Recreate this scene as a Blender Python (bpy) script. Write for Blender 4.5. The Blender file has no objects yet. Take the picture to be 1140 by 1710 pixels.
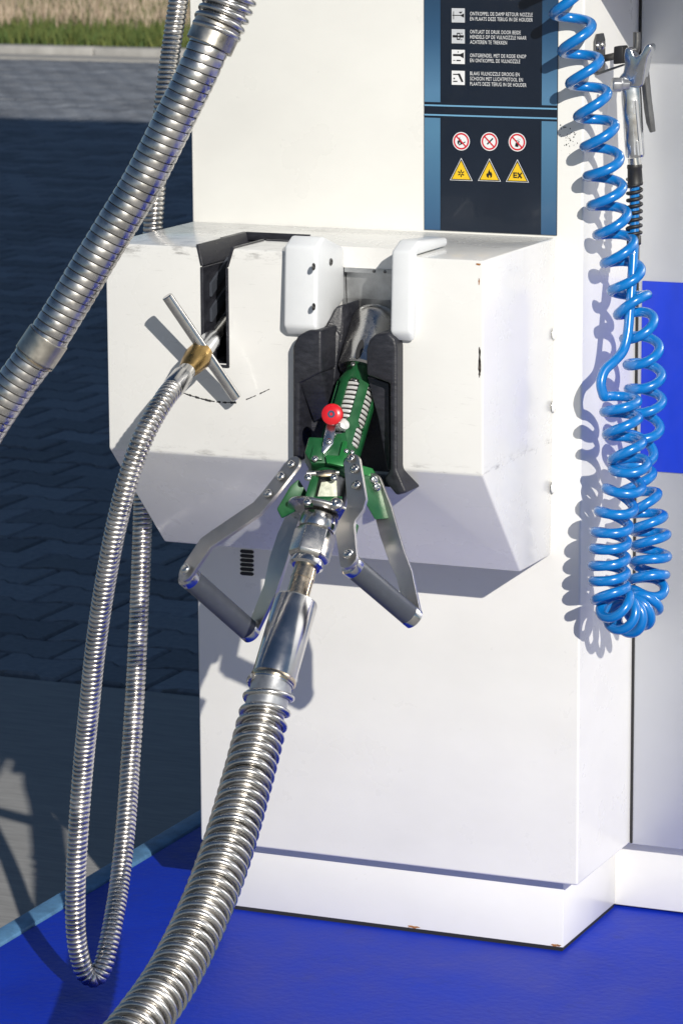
import bpy, bmesh, math, random
from mathutils import Vector, Matrix, Quaternion
random.seed(7)
R_ = math.radians
S = bpy.context.scene
COL = S.collection

# ------------------------------------------------------------------ camera
CAM = Vector((2.22711, -4.59074, 1.51340))
cr = Vector((0.91766938, 0.39730843, -0.00537894))
cu = Vector((-0.07242453, 0.18055982, 0.9808939))
cf = Vector((-0.39068863, 0.89974672, -0.19446909))
FPX = 5883.1                       # focal length in photo pixels (1140 wide)
cd = bpy.data.cameras.new('camera'); cam = bpy.data.objects.new('camera', cd); COL.objects.link(cam)
cam.matrix_world = Matrix(((cr.x, cu.x, -cf.x, CAM.x), (cr.y, cu.y, -cf.y, CAM.y), (cr.z, cu.z, -cf.z, CAM.z), (0, 0, 0, 1)))
cd.sensor_fit = 'HORIZONTAL'; cd.sensor_width = 24.0; cd.lens = FPX / 1140 * 24.0
cd.clip_start = 0.05; cd.clip_end = 2000
cd.dof.use_dof = True; cd.dof.focus_distance = 4.8; cd.dof.aperture_fstop = 20
S.camera = cam
# ------------------------------------------------------------------ sky, sun, exposure
SUN = Vector((-0.1018, 0.1203, -0.0718)).normalized()          # the way the sunlight travels
w = bpy.data.worlds.new('World'); S.world = w; w.use_nodes = True
wn = w.node_tree.nodes; bg = wn['Background']
sky = wn.new('ShaderNodeTexSky'); sky.sky_type = 'NISHITA'; sky.sun_disc = False
sky.sun_elevation = math.asin(-SUN.z); sky.sun_rotation = math.atan2(-SUN.x, -SUN.y)
sky.air_density = 1.0; sky.dust_density = 0.4; sky.ozone_density = 4.0
w.node_tree.links.new(sky.outputs[0], bg.inputs[0]); bg.inputs[1].default_value = 0.055
sl = bpy.data.lights.new('sun', 'SUN'); sl.energy = 4.35; sl.angle = R_(0.53); sl.color = (1, 0.95, 0.865)
so = bpy.data.objects.new('sun', sl); COL.objects.link(so)
so.rotation_mode = 'QUATERNION'; so.rotation_quaternion = SUN.to_track_quat('-Z', 'Y'); so.location = (4, -6, 6)
S.view_settings.view_transform = 'Standard'; S.view_settings.look = 'None'
S.view_settings.exposure = 0.0; S.view_settings.gamma = 1.0

# ------------------------------------------------------------------ placing helpers
def ray(u, v):
    return cf + cr * ((u - 570) / FPX) - cu * ((v - 855) / FPX)
def at(u, v, Y):                                   # point of the vertical plane y = Y
    d = ray(u, v); return CAM + d * ((Y - CAM.y) / d.y)
def atx(u, v, X):
    d = ray(u, v); return CAM + d * ((X - CAM.x) / d.x)
def atz(u, v, Z):
    d = ray(u, v); return CAM + d * ((Z - CAM.z) / d.z)
def atd(u, v, dist):                               # point at a distance along the view axis
    return CAM + ray(u, v) * dist
def atp(u, v, p, n):
    d = ray(u, v); return CAM + d * ((p - CAM).dot(n) / d.dot(n))

# ------------------------------------------------------------------ materials
MATS = {}
def mat(name, col, rough=0.5, metal=0.0, coat=0.0, var=0.0, vscale=8.0, bump=0.0, bscale=200.0, stretch=(1, 1, 1), rvar=0.0, spec=0.5, coat_rough=0.05, aniso=None):
    m = bpy.data.materials.new(name); m.use_nodes = True; MATS[name] = m
    nt = m.node_tree; N = nt.nodes; L = nt.links; b = N['Principled BSDF']
    b.inputs['Base Color'].default_value = (*col, 1); b.inputs['Roughness'].default_value = rough
    b.inputs['Metallic'].default_value = metal; b.inputs['Coat Weight'].default_value = coat
    b.inputs['Coat Roughness'].default_value = coat_rough; b.inputs['Specular IOR Level'].default_value = spec
    if var or bump or rvar:
        tc = N.new('ShaderNodeNewGeometry'); mp = N.new('ShaderNodeMapping'); mp.inputs['Scale'].default_value = stretch
        L.new(tc.outputs['Position'], mp.inputs[0])
    if var or rvar:
        nz = N.new('ShaderNodeTexNoise'); nz.inputs['Scale'].default_value = vscale; nz.inputs['Detail'].default_value = 6; nz.inputs['Roughness'].default_value = 0.62
        L.new(mp.outputs[0], nz.inputs['Vector'])
    if var:
        mr = N.new('ShaderNodeMapRange'); mr.inputs[1].default_value = 0.3; mr.inputs[2].default_value = 0.7
        mr.inputs[3].default_value = 1 - var; mr.inputs[4].default_value = 1 + var
        L.new(nz.outputs[0], mr.inputs[0])
        vm = N.new('ShaderNodeVectorMath'); vm.operation = 'SCALE'; vm.inputs[0].default_value = col
        L.new(mr.outputs[0], vm.inputs['Scale']); L.new(vm.outputs[0], b.inputs['Base Color'])
    if rvar:
        mr = N.new('ShaderNodeMapRange'); mr.inputs[1].default_value = 0.3; mr.inputs[2].default_value = 0.7
        mr.inputs[3].default_value = max(0.03, rough - rvar); mr.inputs[4].default_value = rough + rvar
        L.new(nz.outputs[0], mr.inputs[0]); L.new(mr.outputs[0], b.inputs['Roughness'])
    if bump:
        nb = N.new('ShaderNodeTexNoise'); nb.inputs['Scale'].default_value = bscale; nb.inputs['Detail'].default_value = 4
        L.new(mp.outputs[0], nb.inputs['Vector'])
        bp = N.new('ShaderNodeBump'); bp.inputs['Strength'].default_value = bump; bp.inputs['Distance'].default_value = 0.002
        L.new(nb.outputs[0], bp.inputs['Height']); L.new(bp.outputs[0], b.inputs['Normal'])
    return m
def nd(m, t): return m.node_tree.nodes.new(t)

def white_paint(name, base, scuff, rough=0.28):
    """powder-coated sheet: faint grime, short dark scuffs lying along the sheet"""
    m = mat(name, base, rough, coat=0.35, coat_rough=0.12); nt = m.node_tree; N = nt.nodes; L = nt.links; b = N['Principled BSDF']
    g = N.new('ShaderNodeNewGeometry')
    def noise(scale, sc, det=5, ro=0.6):
        mp = N.new('ShaderNodeMapping'); mp.inputs['Scale'].default_value = sc; L.new(g.outputs['Position'], mp.inputs[0])
        z = N.new('ShaderNodeTexNoise'); z.inputs['Scale'].default_value = scale; z.inputs['Detail'].default_value = det; z.inputs['Roughness'].default_value = ro
        L.new(mp.outputs[0], z.inputs['Vector']); return z.outputs[0]
    def rng(x, a, c, o0, o1):
        r = N.new('ShaderNodeMapRange'); r.inputs[1].default_value = a; r.inputs[2].default_value = c; r.inputs[3].default_value = o0; r.inputs[4].default_value = o1
        L.new(x, r.inputs[0]); return r.outputs[0]
    def mul(x, y):
        r = N.new('ShaderNodeMath'); r.operation = 'MULTIPLY'; L.new(x, r.inputs[0]); L.new(y, r.inputs[1]); return r.outputs[0]
    grime = rng(noise(5, (1, 1, 1.6)), 0.35, 0.75, 1.0, 0.93)
    scr = rng(noise(26, (1, 1, 9), 3), 0.66, 0.76, 0, 1)
    msk = rng(noise(4, (1, 1, 1), 2), 0.45, 0.65, 0, scuff)
    spk = rng(noise(170, (1, 1, 1), 2), 0.73, 0.78, 0, scuff * 1.2)
    a = mul(scr, msk)
    ad = N.new('ShaderNodeMath'); ad.operation = 'MAXIMUM'; L.new(a, ad.inputs[0]); L.new(mul(spk, msk), ad.inputs[1])
    v = N.new('ShaderNodeVectorMath'); v.operation = 'SCALE'; v.inputs[0].default_value = base; L.new(grime, v.inputs['Scale'])
    mx = N.new('ShaderNodeMix'); mx.data_type = 'RGBA'; L.new(ad.outputs[0], mx.inputs['Factor']); L.new(v.outputs[0], mx.inputs['A']); mx.inputs['B'].default_value = (0.22, 0.20, 0.18, 1)
    L.new(mx.outputs['Result'], b.inputs['Base Color'])
    L.new(rng(noise(9, (1, 1, 1)), 0.3, 0.7, rough - 0.05, rough + 0.12), b.inputs['Roughness'])
    bp = N.new('ShaderNodeBump'); bp.inputs['Strength'].default_value = 0.04; bp.inputs['Distance'].default_value = 0.001
    L.new(noise(420, (1, 1, 1), 2), bp.inputs['Height']); L.new(bp.outputs[0], b.inputs['Normal'])
    return m

white_paint('white_column', (0.82, 0.815, 0.775), 0.10)
white_paint('white_housing', (0.80, 0.797, 0.775), 0.35, 0.24)
white_paint('white_plinth', (0.83, 0.828, 0.79), 0.05, 0.3)
def smudges():
    m = M_ = MATS['white_housing']; N = m.node_tree.nodes; L = m.node_tree.links; b = N['Principled BSDF']
    src = b.inputs['Base Color'].links[0].from_socket; g = N.new('ShaderNodeNewGeometry'); sp = N.new('ShaderNodeSeparateXYZ'); L.new(g.outputs['Position'], sp.inputs[0])
    def mr(x, a, c, o0, o1):
        k = N.new('ShaderNodeMapRange'); k.inputs[1].default_value = a; k.inputs[2].default_value = c; k.inputs[3].default_value = o0; k.inputs[4].default_value = o1; L.new(x, k.inputs[0]); return k.outputs[0]
    def op(o, x, y):
        k = N.new('ShaderNodeMath'); k.operation = o; L.new(x, k.inputs[0]); L.new(y, k.inputs[1]); return k.outputs[0]
    def noise(sc, st):
        mp = N.new('ShaderNodeMapping'); mp.inputs['Scale'].default_value = st; L.new(g.outputs['Position'], mp.inputs[0]); z = N.new('ShaderNodeTexNoise'); z.inputs['Scale'].default_value = sc; z.inputs['Detail'].default_value = 8; z.inputs['Roughness'].default_value = .7; L.new(mp.outputs[0], z.inputs['Vector']); return z.outputs[0]
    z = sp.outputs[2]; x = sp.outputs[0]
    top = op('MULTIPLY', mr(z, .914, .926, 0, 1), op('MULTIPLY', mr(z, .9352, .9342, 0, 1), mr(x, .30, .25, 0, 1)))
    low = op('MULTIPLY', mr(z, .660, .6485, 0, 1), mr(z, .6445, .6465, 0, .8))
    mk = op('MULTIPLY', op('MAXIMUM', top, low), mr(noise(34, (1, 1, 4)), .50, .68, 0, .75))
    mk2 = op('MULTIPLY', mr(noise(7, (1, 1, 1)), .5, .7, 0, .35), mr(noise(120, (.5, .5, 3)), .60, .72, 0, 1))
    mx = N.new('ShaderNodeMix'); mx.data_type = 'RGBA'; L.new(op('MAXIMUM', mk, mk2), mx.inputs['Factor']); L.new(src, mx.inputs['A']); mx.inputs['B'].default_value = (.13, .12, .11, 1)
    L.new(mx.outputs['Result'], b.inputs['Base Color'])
smudges()
mat('grey_panel', (0.64, 0.655, 0.68), 0.36, metal=0.7, var=0.05, vscale=3, rvar=0.06)
mat('panel_blue', (0.004, 0.035, 0.50), 0.4, var=0.08, vscale=30, stretch=(1, 1, .3), coat=0.2)
mat('seam_black', (0.015, 0.015, 0.016), 0.7)
mat('hdpe', (0.73, 0.75, 0.77), 0.34, var=0.03, vscale=20)
mat('black_plastic', (0.022, 0.023, 0.030), 0.38, var=0.35, vscale=60, bump=0.25, bscale=260, stretch=(1, 1, 2.5), rvar=0.12)
mat('steel', (0.60, 0.585, 0.56), 0.27, metal=1, var=0.10, vscale=40, rvar=0.07)
mat('steel_polished', (0.62, 0.61, 0.60), 0.19, metal=1, var=0.12, vscale=30, rvar=0.06)
mat('steel_hose', (0.60, 0.58, 0.555), 0.29, metal=1, var=0.22, vscale=38, rvar=0.10)
mat('groove', (0.035, 0.033, 0.03), 0.6, metal=0.3)
mat('collar_steel', (0.50, 0.47, 0.41), 0.33, metal=1, var=0.3, vscale=30, rvar=0.12)
mat('steel_brushed', (0.60, 0.58, 0.55), 0.36, metal=1, var=0.05, vscale=50, rvar=0.06, bump=0.06, bscale=700, stretch=(1, 1, .2))
mat('steel_stained', (0.55, 0.46, 0.34), 0.24, metal=1, var=0.3, vscale=45, rvar=0.08)
mat('galvanised', (0.50, 0.51, 0.52), 0.42, metal=0.9, var=0.18, vscale=60, rvar=0.1)
mat('dark_steel', (0.16, 0.16, 0.16), 0.38, metal=0.9, var=0.25, vscale=80)
mat('aluminium', (0.66, 0.67, 0.69), 0.22, metal=1, var=0.1, vscale=60, rvar=0.08)
mat('brass', (0.44, 0.29, 0.11), 0.30, metal=1, var=0.14, vscale=60, rvar=0.1)
mat('green', (0.009, 0.088, 0.027), 0.40, metal=0.1, var=0.2, vscale=70, rvar=0.1, coat=0.1)
mat('green_light', (0.015, 0.17, 0.04), 0.36, metal=0.3, var=0.12, vscale=70)
mat('grip', (0.055, 0.062, 0.078), 0.42, var=0.12, vscale=80, bump=0.1, bscale=600)
mat('red', (0.62, 0.012, 0.02), 0.3, coat=0.4)
mat('spring_white', (0.70, 0.70, 0.68), 0.3, metal=0.3)
mat('air_blue', (0.003, 0.165, 0.50), 0.26, var=0.06, vscale=40, coat=0.4, spec=0.6)
mat('rubber', (0.014, 0.014, 0.015), 0.5)
mat('print_navy', (0.008, 0.014, 0.027), 0.30, var=0.12, vscale=9, coat=0.3)
mat('print_black', (0.012, 0.012, 0.014), 0.4)
mat('print_white', (0.78, 0.79, 0.80), 0.4)
mat('print_grey', (0.55, 0.57, 0.60), 0.4)
mat('print_red', (0.60, 0.015, 0.03), 0.4)
mat('print_yellow', (0.80, 0.52, 0.02), 0.4)
mat('print_line', (0.16, 0.36, 0.55), 0.35)
mat('rust', (0.33, 0.14, 0.045), 0.8, var=0.4, vscale=150)
mat('chip', (0.12, 0.10, 0.09), 0.7, var=0.5, vscale=300)
mat('scuff_black', (0.03, 0.03, 0.032), 0.8)
mat('vent', (0.006, 0.006, 0.008), 0.6)
mat('label_worn', (0.62, 0.64, 0.52), 0.5, var=0.3, vscale=120)
# printed side bands: a vertical colour run that is part of the print
def band_mat():
    m = mat('print_band', (0.07, 0.20, 0.38), 0.32, coat=0.3); N = m.node_tree.nodes; L = m.node_tree.links
    g = N.new('ShaderNodeNewGeometry'); s = N.new('ShaderNodeSeparateXYZ'); L.new(g.outputs['Position'], s.inputs[0])
    r = N.new('ShaderNodeValToRGB'); mr = N.new('ShaderNodeMapRange'); mr.inputs[1].default_value = 0.93; mr.inputs[2].default_value = 1.30
    L.new(s.outputs[2], mr.inputs[0]); L.new(mr.outputs[0], r.inputs[0])
    e = r.color_ramp.elements
    e[0].position = 0; e[0].color = (0.028, 0.085, 0.18, 1); e[1].position = 1; e[1].color = (0.014, 0.04, 0.085, 1)
    for p, c in ((0.40, (0.085, 0.21, 0.34, 1)), (0.55, (0.09, 0.21, 0.35, 1)), (0.75, (0.032, 0.095, 0.19, 1))):
        k = e.new(p); k.color = c
    L.new(r.outputs[0], N['Principled BSDF'].inputs['Base Color'])
band_mat()
def ground_mats():
    m = mat('island_blue', (0.012, 0.02, 0.50), 0.5, spec=0.2); N = m.node_tree.nodes; L = m.node_tree.links; b = N['Principled BSDF']
    g = N.new('ShaderNodeNewGeometry')
    n1 = N.new('ShaderNodeTexNoise'); n1.inputs['Scale'].default_value = 5; n1.inputs['Detail'].default_value = 7; n1.inputs['Roughness'].default_value = 0.65; L.new(g.outputs['Position'], n1.inputs['Vector'])
    n2 = N.new('ShaderNodeTexNoise'); n2.inputs['Scale'].default_value = 160; n2.inputs['Detail'].default_value = 3; L.new(g.outputs['Position'], n2.inputs['Vector'])
    r = N.new('ShaderNodeValToRGB'); e = r.color_ramp.elements
    e[0].position = 0.32; e[0].color = (0.003, 0.018, 0.37, 1); e[1].position = 0.72; e[1].color = (0.007, 0.040, 0.50, 1)
    L.new(n1.outputs[0], r.inputs[0])
    r2 = N.new('ShaderNodeMapRange'); r2.inputs[1].default_value = 0.70; r2.inputs[2].default_value = 0.80; r2.inputs[3].default_value = 0; r2.inputs[4].default_value = 0.10; L.new(n2.outputs[0], r2.inputs[0])
    n4 = N.new('ShaderNodeTexNoise'); n4.inputs['Scale'].default_value = 14; n4.inputs['Detail'].default_value = 9; n4.inputs['Roughness'].default_value = .75; L.new(g.outputs['Position'], n4.inputs['Vector'])
    r4 = N.new('ShaderNodeMapRange'); r4.inputs[1].default_value = 0.56; r4.inputs[2].default_value = 0.72; r4.inputs[3].default_value = 0; r4.inputs[4].default_value = 0.45; L.new(n4.outputs[0], r4.inputs[0])
    m4 = N.new('ShaderNodeMix'); m4.data_type = 'RGBA'; L.new(r4.outputs[0], m4.inputs['Factor']); L.new(r.outputs[0], m4.inputs['A']); m4.inputs['B'].default_value = (0.02, 0.03, 0.22, 1)
    mx = N.new('ShaderNodeMix'); mx.data_type = 'RGBA'; L.new(r2.outputs[0], mx.inputs['Factor']); L.new(m4.outputs['Result'], mx.inputs['A']); mx.inputs['B'].default_value = (0.25, 0.28, 0.6, 1)
    L.new(mx.outputs['Result'], b.inputs['Base Color'])
    mrr = N.new('ShaderNodeMapRange'); mrr.inputs[1].default_value = 0.3; mrr.inputs[2].default_value = 0.7; mrr.inputs[3].default_value = 0.38; mrr.inputs[4].default_value = 0.62; L.new(n1.outputs[0], mrr.inputs[0]); L.new(mrr.outputs[0], b.inputs['Roughness'])
    n3 = N.new('ShaderNodeTexNoise'); n3.inputs['Scale'].default_value = 90; n3.inputs['Detail'].default_value = 5; L.new(g.outputs['Position'], n3.inputs['Vector'])
    bp = N.new('ShaderNodeBump'); bp.inputs['Strength'].default_value = 0.35; bp.inputs['Distance'].default_value = 0.003; L.new(n3.outputs[0], bp.inputs['Height']); L.new(bp.outputs[0], b.inputs['Normal'])
    mat('edge_blue', (0.10, 0.24, 0.42), 0.55, var=0.35, vscale=22, bump=0.3, bscale=120)
    mat('concrete', (0.33, 0.325, 0.315), 0.85, var=0.16, vscale=26, bump=0.5, bscale=120, stretch=(0.5, 5, 1))
    mat('kerb_concrete', (0.36, 0.35, 0.33), 0.85, var=0.15, vscale=9, bump=0.3, bscale=60)
    mat('joint_sand', (0.03, 0.029, 0.027), 0.95)
    mat('far_ground', (0.24, 0.24, 0.245), 0.9, var=0.15, vscale=1.2)
    # pavers: each block its own tone
    m = mat('paver', (0.23, 0.225, 0.225), 0.75); N = m.node_tree.nodes; L = m.node_tree.links; b = N['Principled BSDF']
    g = N.new('ShaderNodeNewGeometry'); oi = N.new('ShaderNodeObjectInfo')
    ad = N.new('ShaderNodeMath'); ad.operation = 'ADD'; L.new(oi.outputs['Random'], ad.inputs[0]); L.new(g.outputs['Random Per Island'], ad.inputs[1])
    fr = N.new('ShaderNodeMath'); fr.operation = 'FRACT'; L.new(ad.outputs[0], fr.inputs[0])
    nz = N.new('ShaderNodeTexNoise'); nz.inputs['Scale'].default_value = 60; nz.inputs['Detail'].default_value = 5; L.new(g.outputs['Position'], nz.inputs['Vector'])
    m1 = N.new('ShaderNodeMapRange'); m1.inputs[3].default_value = 0.68; m1.inputs[4].default_value = 1.22; L.new(fr.outputs[0], m1.inputs[0])
    m2 = N.new('ShaderNodeMapRange'); m2.inputs[1].default_value = 0.3; m2.inputs[2].default_value = 0.7; m2.inputs[3].default_value = 0.85; m2.inputs[4].default_value = 1.15; L.new(nz.outputs[0], m2.inputs[0])
    mm = N.new('ShaderNodeMath'); mm.operation = 'MULTIPLY'; L.new(m1.outputs[0], mm.inputs[0]); L.new(m2.outputs[0], mm.inputs[1])
    v = N.new('ShaderNodeVectorMath'); v.operation = 'SCALE'; v.inputs[0].default_value = (0.190, 0.205, 0.232); L.new(mm.outputs[0], v.inputs['Scale']); L.new(v.outputs[0], b.inputs['Base Color'])
    bp = N.new('ShaderNodeBump'); bp.inputs['Strength'].default_value = 0.4; bp.inputs['Distance'].default_value = 0.003; L.new(nz.outputs[0], bp.inputs['Height']); L.new(bp.outputs[0], b.inputs['Normal'])
    for nm, c1, c2 in (('grass_green', (0.055, 0.10, 0.02), (0.13, 0.15, 0.035)), ('grass_dry', (0.36, 0.27, 0.19), (0.52, 0.42, 0.32))):
        m = mat(nm, c1, 0.8); N = m.node_tree.nodes; L = m.node_tree.links
        g = N.new('ShaderNodeNewGeometry'); mx = N.new('ShaderNodeMix'); mx.data_type = 'RGBA'
        L.new(g.outputs['Random Per Island'], mx.inputs['Factor']); mx.inputs['A'].default_value = (*c1, 1); mx.inputs['B'].default_value = (*c2, 1)
        L.new(mx.outputs['Result'], N['Principled BSDF'].inputs['Base Color'])
    mat('field', (0.22, 0.18, 0.10), 0.95, var=0.3, vscale=0.8)
ground_mats()
M = MATS

# ------------------------------------------------------------------ mesh helpers
WLOC = {}
class B:
    """collects vertices and faces of ONE object"""
    def __init__(s): s.v = []; s.f = []; s.m = []
    def add(s, vs, fs, mi=0):
        o = len(s.v); s.v += [Vector(p) for p in vs]
        for f in fs: s.f.append([i + o for i in f]); s.m.append(mi)
        return s
    def box(s, a, b, mi=0):
        x0, y0, z0 = a; x1, y1, z1 = b
        return s.add([(x0,y0,z0),(x1,y0,z0),(x1,y1,z0),(x0,y1,z0),(x0,y0,z1),(x1,y0,z1),(x1,y1,z1),(x0,y1,z1)],
                     [(3,2,1,0),(4,5,6,7),(0,1,5,4),(1,2,6,5),(2,3,7,6),(3,0,4,7)], mi)
    def prism(s, pts, ext, mi=0):                    # polygon pts (3-D) pushed along ext
        n = len(pts); e = Vector(ext)
        p = [Vector(q) for q in pts]; q = [a + e for a in p]
        fs = [list(range(n))[::-1], [n + i for i in range(n)]] + [[i, (i+1) % n, n + (i+1) % n, n + i] for i in range(n)]
        return s.add(p + q, fs, mi)
    def lathe(s, o, ax, prof, n=28, mi=0, caps=True, side=None, ph=0.0):   # prof: (t along ax, radius)
        ax = Vector(ax).normalized(); o = Vector(o)
        u = Vector(side) if side else ax.orthogonal()
        u = (u - ax * u.dot(ax)).normalized(); w_ = ax.cross(u)
        vs = []
        for t, r in prof:
            for k in range(n):
                a = 2 * math.pi * k / n + ph; vs.append(o + ax * t + (u * math.cos(a) + w_ * math.sin(a)) * r)
        fs = []
        for i in range(len(prof) - 1):
            for k in range(n):
                k2 = (k + 1) % n; fs.append((i*n+k, i*n+k2, (i+1)*n+k2, (i+1)*n+k))
        if caps:
            fs.append(list(range(n))[::-1]); fs.append([(len(prof)-1)*n + k for k in range(n)])
        return s.add(vs, fs, mi)
    def tube(s, pts, r, n=14, mi=0, caps=True):
        P, T, U = frames(pts); V = [t.cross(u) for t, u in zip(T, U)]
        rr = r if isinstance(r, (list, tuple)) else [r] * len(P)
        vs = []
        for p, u, v, q in zip(P, U, V, rr):
            for k in range(n):
                a = 2 * math.pi * k / n; vs.append(p + (u * math.cos(a) + v * math.sin(a)) * q)
        fs = []
        for i in range(len(P) - 1):
            for k in range(n):
                k2 = (k + 1) % n; fs.append((i*n+k, i*n+k2, (i+1)*n+k2, (i+1)*n+k))
        if caps: fs.append(list(range(n))[::-1]); fs.append([(len(P)-1)*n + k for k in range(n)])
        return s.add(vs, fs, mi)
    def obj(s, name, mats, parent=None, ang=35, bevel=0, seg=2, fix=True):
        return link(name, s.mesh(name, mats, ang, bevel, seg, fix), parent)
    def mesh(s, name, mats, ang=35, bevel=0, seg=2, fix=True):
        me = bpy.data.meshes.new(name); me.from_pydata([tuple(v) for v in s.v], [], s.f)
        for m_ in ([mats] if isinstance(mats, str) else mats): me.materials.append(M[m_])
        me.polygons.foreach_set('material_index', s.m)
        bm = bmesh.new(); bm.from_mesh(me)
        if fix: bmesh.ops.recalc_face_normals(bm, faces=bm.faces)
        if bevel:
            es = [e for e in bm.edges if len(e.link_faces) == 2 and e.calc_face_angle(0) > R_(25)]
            bmesh.ops.bevel(bm, geom=es, offset=bevel, segments=seg, profile=0.5, affect='EDGES', clamp_overlap=True)
        bm.to_mesh(me); bm.free()
        if ang:
            me.polygons.foreach_set('use_smooth', [True] * len(me.polygons)); me.set_sharp_from_angle(angle=R_(ang))
        me.update(); return me
def link(name, me, parent=None):
    if len(me.vertices):
        lo = Vector((min(v.co[i] for v in me.vertices) for i in range(3))); hi = Vector((max(v.co[i] for v in me.vertices) for i in range(3)))
        c = (lo + hi) / 2; c.z = lo.z; me.transform(Matrix.Translation(-c))
    else: c = Vector()
    o = bpy.data.objects.new(name, me); COL.objects.link(o); o.location = c; WLOC[o.name] = c
    if parent: o.parent = parent; o.location = c - WLOC[parent.name]
    return o
def thing(name, label, cat, loc, group=None):
    o = bpy.data.objects.new(name, None); COL.objects.link(o); o.empty_display_size = 0.05
    o.location = loc; WLOC[o.name] = Vector(loc); o['label'] = label; o['category'] = cat
    if group: o['group'] = group
    return o
def frames(pts):
    P = [Vector(p) for p in pts]; n = len(P)
    T = [(P[min(i+1, n-1)] - P[max(i-1, 0)]).normalized() for i in range(n)]
    u = T[0].orthogonal().normalized(); U = []
    for i in range(n):
        u = (u - T[i] * u.dot(T[i])).normalized(); U.append(u)
    return P, T, U
def spline(pts, step=0.004):                        # smooth curve through pts, evenly resampled
    P = [Vector(p) for p in pts]; P = [2*P[0]-P[1]] + P + [2*P[-1]-P[-2]]
    d = []
    for i in range(1, len(P) - 2):
        p0, p1, p2, p3 = P[i-1:i+3]; t0 = 0; t1 = (p1-p0).length**.5 + 1e-9; t2 = t1 + (p2-p1).length**.5 + 1e-9; t3 = t2 + (p3-p2).length**.5 + 1e-9
        for k in range(24):
            t = t1 + (t2 - t1) * k / 24
            a1 = p0*((t1-t)/(t1-t0)) + p1*((t-t0)/(t1-t0)); a2 = p1*((t2-t)/(t2-t1)) + p2*((t-t1)/(t2-t1)); a3 = p2*((t3-t)/(t3-t2)) + p3*((t-t2)/(t3-t2))
            b1 = a1*((t2-t)/(t2-t0)) + a2*((t-t0)/(t2-t0)); b2 = a2*((t3-t)/(t3-t1)) + a3*((t-t1)/(t3-t1))
            d.append(b1*((t2-t)/(t2-t1)) + b2*((t-t1)/(t2-t1)))
    d.append(P[-2])
    return resample(d, step)
def resample(d, step):
    L = [0]
    for a, b in zip(d, d[1:]): L.append(L[-1] + (b - a).length)
    n = max(2, int(L[-1] / step)); out = []; j = 0
    for i in range(n + 1):
        s = L[-1] * i / n
        while j < len(L) - 2 and L[j+1] < s: j += 1
        q = (s - L[j]) / max(1e-9, L[j+1] - L[j]); out.append(d[j].lerp(d[j+1], min(1, max(0, q))))
    return out
class Path:
    def __init__(s, pts):
        s.P, s.T, s.U = frames(pts); s.h = (s.P[1] - s.P[0]).length; s.V = [t.cross(u) for t, u in zip(s.T, s.U)]; s.len = s.h * (len(s.P) - 1)
    def at(s, x):
        q = min(max(x / s.h, 0), len(s.P) - 1.0001); i = int(q); f = q - i
        return s.P[i].lerp(s.P[i+1], f), s.U[i].lerp(s.U[i+1], f), s.V[i].lerp(s.V[i+1], f)
def wound(path, pitch, prof, n=26, s0=0.0, s1=None, b=None, jit=0.0):
    """strip-wound hose: prof is [(fraction of pitch, radius)], laid as a true helix"""
    b = b or B(); s1 = s1 if s1 is not None else path.len; m = len(prof); turns = int((s1 - s0) / pitch) - 1
    vs = []; rows = turns * m
    jj = [random.uniform(-jit, jit) for _ in range(turns + 2)]
    for i in range(rows + 1):
        k, fr = divmod(i, m)
        for j in range(n):
            a = j / n; p, u, v = path.at(s0 + (k + prof[fr][0] + a) * pitch)
            r = prof[fr][1] * (1 + jj[k] * (1 - a) + jj[k+1] * a)
            vs.append(p + (u * math.cos(2*math.pi*a) + v * math.sin(2*math.pi*a)) * r)
    fs = []
    for i in range(rows - m):
        for j in range(n - 1): fs.append((i*n+j, i*n+j+1, (i+1)*n+j+1, (i+1)*n+j))
        fs.append((i*n+n-1, (i+m)*n, (i+m+1)*n, (i+1)*n+n-1))
    b.add(vs, fs)
    for q in range(len(fs)):
        if (q // n) % m == m - 1: b.m[len(b.m) - len(fs) + q] = 1
    return b
def helix(path, R, pitch, s0, s1, per=28, ph=0.0):
    out = []; s = s0; a = ph
    while s < s1:
        p, u, v = path.at(s); out.append(p + (u * math.cos(a) + v * math.sin(a)) * R)
        pt = pitch(s) if callable(pitch) else pitch
        a += 2 * math.pi / per; s += pt / per
    return out
def dome(b, c, n, r, h=None, mi=0, k=16):
    h = h or r * 0.62
    b.lathe(c, n, [(0, r), (h*.35, r*.97), (h*.7, r*.80), (h*.92, r*.5), (h*.92, r*.34), (h*.55, r*.30)], k, mi)
def strap(b, pts, nrm, hw, th):
    """bent flat bar with round ends: centre line, facing direction, half widths, thickness"""
    P = [Vector(p) for p in pts]; n = len(P); secs = []
    def sec(p, t, hw_):
        w_ = t.cross(nrm).normalized(); nn = w_.cross(t).normalized()
        if nn.dot(nrm) < 0: nn = -nn
        secs.append([p + w_*hw_ + nn*th/2, p - w_*hw_ + nn*th/2, p - w_*hw_ - nn*th/2, p + w_*hw_ - nn*th/2])
    t0 = (P[1] - P[0]).normalized(); t1 = (P[-1] - P[-2]).normalized()
    for k in range(6): a = k / 6 * math.pi / 2; sec(P[0] - t0 * hw[0] * math.cos(a) , t0, max(.0006, hw[0] * math.sin(a)))
    for i in range(n):
        t = (P[min(i+1, n-1)] - P[max(0, i-1)]).normalized(); sec(P[i], t, hw[i])
    for k in range(5, -1, -1): a = k / 6 * math.pi / 2; sec(P[-1] + t1 * hw[-1] * math.cos(a), t1, max(.0006, hw[-1] * math.sin(a)))
    vs = [p for s_ in secs for p in s_]; fs = []
    for i in range(len(secs) - 1):
        for k in range(4): fs.append((i*4+k, i*4+(k+1) % 4, (i+1)*4+(k+1) % 4, (i+1)*4+k))
    fs.append((3, 2, 1, 0)); q = len(secs)*4 - 4; fs.append((q, q+1, q+2, q+3))
    b.add(vs, fs)
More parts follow.
